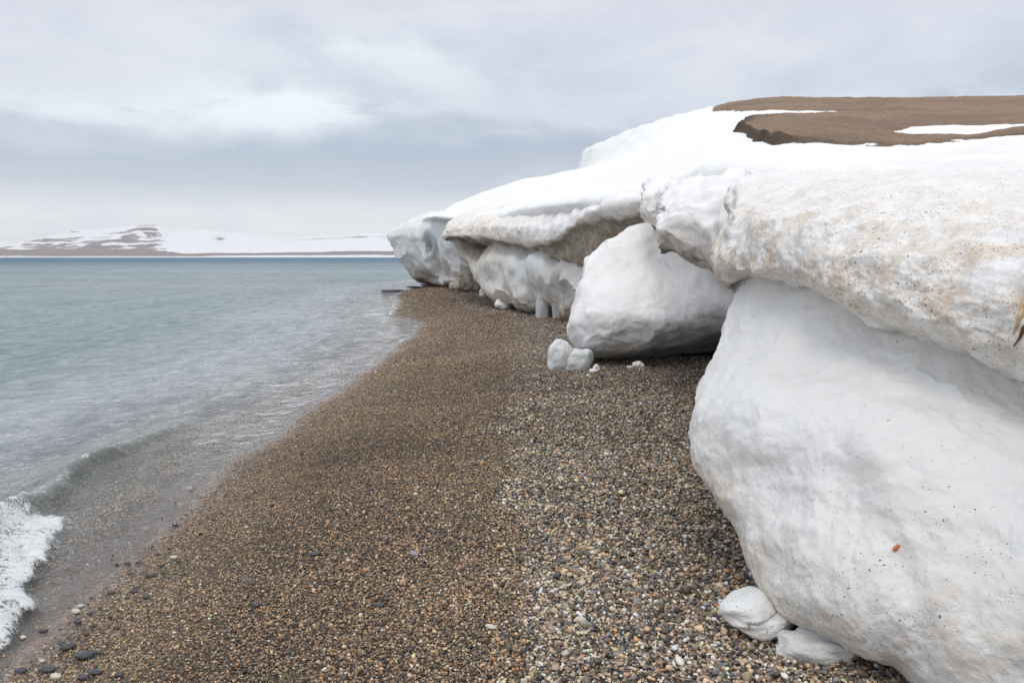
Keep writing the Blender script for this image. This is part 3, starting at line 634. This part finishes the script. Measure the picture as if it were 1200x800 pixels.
def chunk(name, px, py, w, h, dpt, m, label, cat, seed, n=4, parts=((0, 0, 0, 1, 1, 1),), sink=.25, rough=.10, sq=.9, dirt=.1, ice=.3, group=None, rz=0, dep=None, cut=0):
    """a lump whose foot stands at image point px,py: w, h, dpt in metres; several lobes may make up one lump"""
    base = on_ground(px, py) if dep is None else I(px, py, dep)
    V, Fc = ICO[n]; cos_, sin_ = math.cos(rz), math.sin(rz); vs = []; fs = []; k = 0
    for (ox, oy, oz, sx_, sy_, sz_) in parts:
        q = np.sign(V) * np.abs(V) ** sq; q = q / np.maximum(np.linalg.norm(q, axis=1, keepdims=True), 1e-6) * (np.abs(V).max(1, keepdims=True) ** -.15)
        q = q * (1 + rough * 1.8 * fbm(V * 1.1 + seed * 3.1 + k, 2, seed)[:, None] + rough * .35 * fbm(V * 3.5 + seed, 3, seed + 1)[:, None])
        q = q * np.array([w / 2 * sx_, dpt / 2 * sy_, h / 2 * sz_]) + np.array([ox * w, oy * dpt, h * .5 - sink * h + oz * h])
        q = np.stack([q[:, 0] * cos_ - q[:, 1] * sin_, q[:, 0] * sin_ + q[:, 1] * cos_, q[:, 2]], 1)
        vs.append(q); fs.append(Fc + k * len(V)); k += 1
    vs = np.concatenate(vs); N = len(vs)
    o = mesh_obj(name, vs, np.concatenate(fs), m, None, {'dirt': np.full(N, dirt), 'ice': np.full(N, ice)})
    o.location = base; tag(o, label, cat, group); return o
# near the camera
chunk('ice_slab', 886, 735, .36, .17, .28, M_CLEAR, 'rounded grey ice slab with grit along a crack, jutting from under the near snow wall', 'ice slab', 41, 5, ((-.02, 0, .16, 1, .9, .7), (.06, -.22, -.1, .95, .75, .66)), .06, .16, dirt=.3, rz=.75, ice=.2)
chunk('ice_slab', 962, 764, .36, .13, .24, M_CLEAR, 'clear grey ice slab lying flat in the shadow under the near snow wall', 'ice slab', 35, 5, ((0, 0, 0, 1, 1, 1),), .3, .22, dirt=.35, ice=.7, rz=-.35)
# by the big boulder
chunk('ice_lump', 666, 432, .66, .50, .5, M_CLEAR, 'two lobed rounded ice lump at the left foot of the big white boulder', 'ice lump', 9, 5, ((-.22, 0, .0, .62, .8, 1.0), (.22, .0, -.12, .75, .8, .85)), .12, .15, dirt=.1, ice=.45)
chunk('snow_chunk', 697, 436, .19, .14, .13, M_SNOW, 'small wedge of fresh snow on the shingle in front of the two lobed ice lump', 'snow chunk', 11, 4, ((-.2, 0, -.2, .6, .8, .5), (.15, 0, .1, .55, .9, .85)), .15, .25, sq=.8, ice=0, dirt=0)
chunk('snow_chunk', 689, 441, .05, .045, .05, M_SNOW, 'tiny crumb of snow just in front of the small snow wedge', 'snow chunk', 12, 3, sink=.2, ice=0, dirt=0)
chunk('snow_chunk', 744, 431, .27, .13, .16, M_SNOW, 'small jagged snow chunk with a thin tail in front of the big white boulder', 'snow chunk', 13, 4, ((.18, 0, .05, .55, 1, 1), (-.25, .1, -.28, .5, .7, .35)), .15, .3, sq=.8, ice=0, dirt=0)
# ice legs under the shelf
chunk('ice_pillar', 636, 372, .34, .85, .4, M_ICE, 'stubby blue grey ice pillar under the long dirty shelf, left of the pair', 'ice pillar', 15, 4, sink=.2, rough=.22, dirt=.35, ice=1)
chunk('ice_pillar', 656, 373, .40, .7, .4, M_ICE, 'lower blue grey ice pillar beside the big white boulder, right of the pair', 'ice pillar', 16, 4, sink=.2, rough=.22, dirt=.35, ice=1)
chunk('snow_block', 589, 362, .52, .36, .5, M_SNOW, 'white wedge shaped snow block on the shingle left of the grey ice face', 'snow block', 17, 4, ((0, 0, 0, 1, 1, .8), (-.2, 0, .3, .5, .7, .6)), .12, .2, sq=.85, ice=0, dirt=.05)
chunk('snow_block', 568, 347, .55, .42, .5, M_SNOW, 'smaller white snow block behind the wedge, right of the tan stained boulder', 'snow block', 18, 4, ((-.1, 0, .0, .7, 1, 1), (.2, 0, -.2, .8, .8, .6)), .12, .2, sq=.85, ice=0, dirt=.1)
chunk('snow_boulder', 547, 342, 1.5, 1.05, 1.3, M_DIRTY, 'tan stained snow boulder lying at the foot of the distant ice headland', 'snow boulder', 19, 5, ((.05, 0, 0, .9, 1, 1), (-.25, 0, -.15, .55, .9, .7)), .1, .25, sq=.8, ice=.1, dirt=1.1)
chunk('snow_chunk', 521, 333, .5, .16, .4, M_SNOW, 'low sliver of snow on the beach under the ice headland', 'snow chunk', 20, 3, sink=.2, ice=0, dirt=0)
chunk('wet_rock', 502, 334.5, .9, .16, .6, M_SLATE, 'dark wet rock at the tip of the beach under the ice headland', 'rock', 21, 4, sink=.3, rough=.3)
chunk('wet_rock', 458, 341, 1.5, .16, .6, M_SLATE, 'low dark rock awash in the sea left of the beach tip', 'rock', 22, 4, sink=.45, rough=.3, dep=46)
chunk('wet_rock', 484, 336.5, .8, .12, .5, M_SLATE, 'small dark rock at the water edge just left of the headland foot', 'rock', 23, 4, sink=.45, rough=.3, dep=50)

# snow left lying on the hill
def lying(name, pts, label, th=.10):
    pts = np.array(pts, float); 
    return pts
hillmesh_pts = None

# ---------------------------------------------------------------- gravel, one stuff object of instanced pebbles
def low_(s): return (1 - sstep(s, .5, 1.4)) * (s > 0)
def pebble_points():
    out = []
    # candidates over the beach in front of the camera, denser near
    for (y0, y1, dens) in ((2.2, 4.5, 12500), (4.5, 7, 9000), (7, 10, 4600), (10, 15, 2100), (15, 24, 800), (24, 48, 200)):
        x0, x1 = (-5.4 if y1 < 20 else -6.6), 5.5; n = int((y1 - y0) * (x1 - x0) * dens)
        x = rng.uniform(x0, x1, n); y = rng.uniform(y0, y1, n)
        s = x - shore(y); px = 600 + F * x / (y * .96)
        lim = np.interp(y, [2, 3.3, 4.5, 5.5, 7, 10.5, 12, 13, 16, 30], [1.5, 1.75, 1.9, 2.2, 3.2, 4.8, 4.2, 2.6, 3, 2])
        k = ((s > .10 + .25 * rng.random(n)) | ((s < -.36 - .3 * rng.random(n)) & (s > -2.0 - rng.random(n)) & (y < 16)) | ((s < .4) & (s > -.5) & (rng.random(n) < .06))) & (px > -120) & (x < lim)
        out.append(np.stack([x[k], y[k]], 1))
    return np.concatenate(out)
XY = pebble_points(); s = XY[:, 0] - shore(XY[:, 1]); d = XY[:, 1]; n = len(XY)
P3 = np.stack([XY[:, 0], XY[:, 1], 0 * s], 1)
cz = sstep(s + .25 * fbm(P3 / .8, 3, 14), 2.45, 2.95); low = 1 - sstep(s, .2, 1.3)
size = .0058 + .0026 * sstep(s, .5, 1.8) + .0046 * cz
size = np.where(s < 0, .011, size) * np.exp(rng.normal(0, .32, n)); size = np.where(rng.random(n) < .006, size * 1.8, size)
size = np.clip(np.maximum(size, d / 796 * .8), .004, .040) * (1 + .12 * fbm(P3 / .5, 2, 15))
keep = rng.random(n) < np.clip((.0110 / size) ** 1.3, 0, 1) * (1 - .55 * low)
XY, s, d, size, cz, P3 = [a[keep] for a in (XY, s, d, size, cz, P3)]; n = len(XY)
zg = ground(XY[:, 0], XY[:, 1]) + size * rng.uniform(-.25, .95, n) * np.where(s < .1, .4, 1)
pal = np.array([c for _, c in PEB]); wts_f = np.array([.17, .15, .18, .19, .08, .12, .045, .05, .015, .01]); wts_c = np.array([.18, .13, .12, .13, .12, .12, .04, .09, .045, .025])
ci = np.where(rng.random(n) < cz, rng.choice(10, n, p=wts_c / wts_c.sum()), rng.choice(10, n, p=wts_f / wts_f.sum()))
under_f = np.where(s < 0, 1.9, 1.08)[:, None] * (1 + .25 * low_(s))[:, None]
pcol = under_f * pal[ci] * rng.uniform(.4, 1.6, (n, 1)) * (1 + .3 * fbm(P3 / 1.3, 3, 91))[:, None] * np.where(cz[:, None] > .5, np.array([1.55, 1.41, 1.22]), np.array([1.42, 1.18, .89]))
me = bpy.data.meshes.new('gravel'); me.vertices.add(n); me.vertices.foreach_set('co', np.column_stack([XY, zg]).astype(np.float32).ravel())
a = me.attributes.new('scl', 'FLOAT_VECTOR', 'POINT'); a.data.foreach_set('vector', (size[:, None] * np.column_stack([rng.uniform(.85, 1.35, n), rng.uniform(.65, 1.0, n), rng.uniform(.5, .85, n)]) * .60).astype(np.float32).ravel())
a = me.attributes.new('rot', 'FLOAT_VECTOR', 'POINT'); a.data.foreach_set('vector', np.column_stack([rng.normal(0, .35, n), rng.normal(0, .35, n), rng.uniform(0, 6.28, n)]).astype(np.float32).ravel())
a = me.attributes.new('pcol', 'FLOAT_COLOR', 'POINT'); a.data.foreach_set('color', np.column_stack([np.clip(pcol * .9 + .10 * pcol.mean(1, keepdims=True), 0, .75), np.ones(n)]).astype(np.float32).ravel())
gravel = bpy.data.objects.new('gravel', me); COL.objects.link(gravel); me.materials.append(M_PEB)
tag(gravel, 'loose small brown and grey pebbles covering the beach', 'gravel', kind='stuff')
print('pebbles', n)
ng = bpy.data.node_groups.new('scatter_pebbles', 'GeometryNodeTree')
ng.interface.new_socket('Geometry', in_out='INPUT', socket_type='NodeSocketGeometry'); ng.interface.new_socket('Geometry', in_out='OUTPUT', socket_type='NodeSocketGeometry')
N = ng.nodes; L = ng.links; gi = N.new('NodeGroupInput'); go = N.new('NodeGroupOutput')
g2i = N.new('GeometryNodeGeometryToInstance')
for v in range(5):
    ic = N.new('GeometryNodeMeshIcoSphere'); ic.inputs['Subdivisions'].default_value = 2; ic.inputs['Radius'].default_value = 1
    sp = N.new('GeometryNodeSetPosition'); ps = N.new('GeometryNodeInputPosition'); nz = N.new('ShaderNodeTexNoise'); nz.noise_dimensions = '4D'
    nz.inputs['W'].default_value = v * 7.3; nz.inputs['Scale'].default_value = .9
    sub = N.new('ShaderNodeVectorMath'); sub.operation = 'SUBTRACT'; sub.inputs[1].default_value = (.5, .5, .5)
    scn = N.new('ShaderNodeVectorMath'); scn.operation = 'SCALE'; scn.inputs['Scale'].default_value = 1.7
    L.new(ps.outputs[0], nz.inputs['Vector']); L.new(nz.outputs['Color'], sub.inputs[0]); L.new(sub.outputs[0], scn.inputs[0]); L.new(scn.outputs[0], sp.inputs['Offset'])
    sm = N.new('GeometryNodeSetShadeSmooth'); mt = N.new('GeometryNodeSetMaterial'); mt.inputs['Material'].default_value = M_PEB
    L.new(ic.outputs[0], sp.inputs[0]); L.new(sp.outputs[0], sm.inputs[0]); L.new(sm.outputs[0], mt.inputs[0]); L.new(mt.outputs[0], g2i.inputs[0])
iop = N.new('GeometryNodeInstanceOnPoints'); iop.inputs['Pick Instance'].default_value = True
def na(nm, t):
    q = N.new('GeometryNodeInputNamedAttribute'); q.data_type = t; q.inputs['Name'].default_value = nm; return q.outputs[0]
rv = N.new('FunctionNodeRandomValue'); rv.data_type = 'INT'; rv.inputs[4].default_value = 0; rv.inputs[5].default_value = 4
L.new(gi.outputs[0], iop.inputs['Points']); L.new(g2i.outputs[0], iop.inputs['Instance']); L.new(na('scl', 'FLOAT_VECTOR'), iop.inputs['Scale'])
e2r = N.new('FunctionNodeEulerToRotation'); L.new(na('rot', 'FLOAT_VECTOR'), e2r.inputs[0]); L.new(e2r.outputs[0], iop.inputs['Rotation'])
L.new(rv.outputs[2], iop.inputs['Instance Index']); L.new(iop.outputs[0], go.inputs[0])
md = gravel.modifiers.new('scatter', 'NODES'); md.node_group = ng

# ---------------------------------------------------------------- stones one can pick out
def stone_mesh(seed, flat):
    V, Fc = ICO[3]; q = V * (1 + .28 * fbm(V * 1.1 + seed * 5.3, 3, seed)[:, None]); q[:, 1] *= .68; q[:, 2] *= flat; return q, Fc
PROT = {}
def stone(name, px, py, wpx, m, label, group, seed, flat=.38):
    p_ = on_ground(px, py); w = wpx / F * p_[1] * 1.12
    key = (m.name, seed % 6, flat)
    if key not in PROT:
        q, Fc = stone_mesh(seed % 6 + 1, flat); o = mesh_obj(name, q * .5, Fc, m); PROT[key] = o
    else:
        o = PROT[key].copy(); o.name = name; COL.objects.link(o)
        for k in list(o.keys()): del o[k]
    o.location = (p_[0], p_[1], p_[2] + w * .16 + .005); o.scale = (w, w, w); o.rotation_euler = (random.uniform(-.1, .1), random.uniform(-.1, .1), random.uniform(-.5, .5))
    tag(o, label, 'stone', group); return o
random.seed(4)
def c8(x, y): return x / 2.6667, 500 + y / 2.6667
dark = [(548,312,6),(625,337,4.5),(665,293,4),(397,432,6.5),(365,433,4),(433,427,4.5),(493,402,4),(408,463,5),(470,470,9),(508,460,5),(505,437,5),(532,427,4),(558,423,4),(348,523,7),(418,519,7),(455,537,7),(398,538,4),(315,570,5),(282,588,6),(345,597,5),(290,626,5),(272,640,4),(268,652,5),(322,648,5),(225,475,3.5),(135,643,8),(193,683,8),(308,710,7),(65,768,10),(150,765,14),(260,790,11),(372,780,9),(985,405,10),(800,563,9),(1185,563,9)]
for i, (x, y, w) in enumerate(dark):
    zone = ('dark slate pebble on the fine gravel right of the other dark stones' if x > 600 else
            'dark slate pebble in the upper scatter near the pale grey pebble' if y < 480 and x > 340 else
            'lone small dark pebble high on the wet edge of the beach' if y < 480 else
            'dark slate pebble in the row between the upper scatter and the cream cobble' if y < 560 else
            'small dark pebble in the cluster right of the cream cobble' if y < 660 else
            'flat dark slate stone in the bottom left corner near the large cream pebble')
    stone('flat_stone', *c8(x, y), w * 1.25, M_SLATE, zone, 'dark flat stones strewn over the lower beach', i)
for x, y, w, l in ((242,615,10,'flat black stone between the small pale cobble and the foam'), (365,632,9,'broad flat dark slate lying in the row above the largest slate'), (212,697,17,'long dark slate stone just left of the largest slate'), (262,725,21,'largest long dark grey slate on the lower left beach'), (298,773,13,'flat grey black stone below the largest slate near the bottom edge')):
    stone('flat_stone', *c8(x, y), w, M_SLATE, l, 'dark flat stones strewn over the lower beach', int(x))
for x, y, w, l in ((238,582,10,'smooth cream cobble on the wet brown beach by the swash'), (252,565,7,'small pale stone just above the cream cobble'), (72,663,8,'pale pebble at the water edge beside the foam'), (132,737,7,'small pale buff pebble left of the largest slate'), (175,787,13,'large cream pebble at the bottom left edge of the beach'), (543,413,8,'pale grey pebble among the small dark stones')):
    stone('pale_stone', *c8(x, y), w, M_PALE, l, 'pale pebbles on the lower beach', int(x), .5)
for x, y, w, mm_, l in ((656,562,9,M_PALE,'white pebble on the coarse shingle near the berm'),(660,645,9,M_PALE,'pale quartz pebble in the coarse band'),(681,685,11,M_PALE,'rounded whitish pebble left of the blue grey stone'),(694,697,11,M_GREY,'blue grey stone in the coarse band of shingle'),(773,683,10,M_PALE,'white pebble towards the near snow wall'),(680,729,15,M_PALE,'broad pale pebble low in the coarse band'),(688,733,11,M_GREY,'grey stone touching the broad pale pebble'),(675,673,18,M_TAN,'long brown stone in the coarse band'),(791,545,9,M_GREY,'grey stone beside the berm far from the wall'),(984,792,12,M_TAN,'tan pebble at the bottom edge under the snow wall'),(485,651,12,M_GREY,'long grey stone on the fine brown beach'),(408,658,7,M_PALE,'small pale pebble on the fine brown beach'),(588,669,8,M_PALE,'round white pebble between fine and coarse shingle'),(575,737,14,M_PALE,'pale speckled pebble near the bottom middle'),(550,687,14,M_TAN,'brown oval stone near the bottom middle')):
    stone('shingle_stone', x, y, w * .85, mm_, l, 'larger stones in the shingle', int(x), .5)

# kelp and the orange chip on the snow
def ribbon(name, pts, widths, m, th=.003):
    P = cr(np.array(pts, float), 24, 0); w = np.interp(np.linspace(0, 1, 24), np.linspace(0, 1, len(widths)), widths)
    t = np.gradient(P, axis=0); t /= np.linalg.norm(t, axis=1, keepdims=True); n0 = np.array([-.45, -.85, .25]); sd_ = np.cross(t, n0); sd_ /= np.linalg.norm(sd_, axis=1, keepdims=True); nn = np.cross(sd_, t)
    ring = []
    for a in np.linspace(0, 2 * np.pi, 10, endpoint=False): ring.append(P + sd_ * (w * np.cos(a))[:, None] + nn * (np.maximum(th, w * .22) * np.sin(a))[:, None])
    ring.append(ring[0]); V = np.stack(ring, 1); V[0] = P[0]; V[-1] = P[-1]
    return mesh_obj(name, V, grid_faces(*V.shape[:2]), m)
from mathutils.bvhtree import BVHTree
def touch(o, px, py, lift=.004):
    t = BVHTree.FromPolygons([v.co for v in o.data.vertices], [p_.vertices for p_ in o.data.polygons]) if o.name not in TREES else TREES[o.name]
    TREES[o.name] = t; r = ray(px, py); hit = t.ray_cast(Vector((0, 0, H)), Vector(r))
    return np.array(hit[0]) - r / np.linalg.norm(r) * lift if hit[0] else I(px, py, 3)
TREES = {}
M_KELP = stone_mat('brown_kelp', (.06, .025, .012), (.20, .09, .03), .35); M_KELP2 = stone_mat('tan_kelp', (.42, .27, .13), (.62, .47, .30), .5)
M_CHIP = stone_mat('orange_chip', (.38, .10, .025), (.55, .17, .05), .5)
k = ribbon('kelp_strand', [touch(cornice,1208,378), touch(cornice,1200,384,.03), touch(cornice,1195,396,.03), touch(cornice,1187,406)], [.007, .009, .006, .002], M_KELP); tag(k, 'dark brown curl of kelp hanging on the gritty cornice at the right edge', 'kelp')
k = ribbon('kelp_strand', [touch(cornice,1203,340), touch(cornice,1198,358,.01), touch(cornice,1194,374,.01), touch(cornice,1187,392)], [.004, .010, .008, .002], M_KELP2); tag(k, 'pale tan strip of kelp above the dark curl at the right edge', 'kelp')
k = ribbon('wood_chip', [touch(wall,1047,645), touch(wall,1050.5,641.5,.007), touch(wall,1054,638)], [.007, .009, .006], M_CHIP, .004); tag(k, 'small orange chip stuck to the clean near snow wall', 'wood chip')

# ---------------------------------------------------------------- haze over the sound
m, g, out = new_mat('sea_haze'); pv = g.n('ShaderNodeVolumePrincipled'); pv.inputs['Color'].default_value = (.93, .96, 1, 1); pv.inputs['Density'].default_value = HAZE
pv.inputs['Anisotropy'].default_value = .3
g.put(out.inputs['Volume'], pv.outputs[0])
X0, X1, Y0, Y1, Z0, Z1 = -11500, 11500, -700, 9800, -8, 420
V = [(x, y, z_) for x in (X0, X1) for y in (Y0, Y1) for z_ in (Z0, Z1)]
haze = mesh_obj('haze', V, [(0,1,3,2),(4,6,7,5),(0,4,5,1),(2,3,7,6),(0,2,6,4),(1,5,7,3)], m, smooth=False); tag(haze, 'thin pale haze over the water', 'haze', kind='stuff')
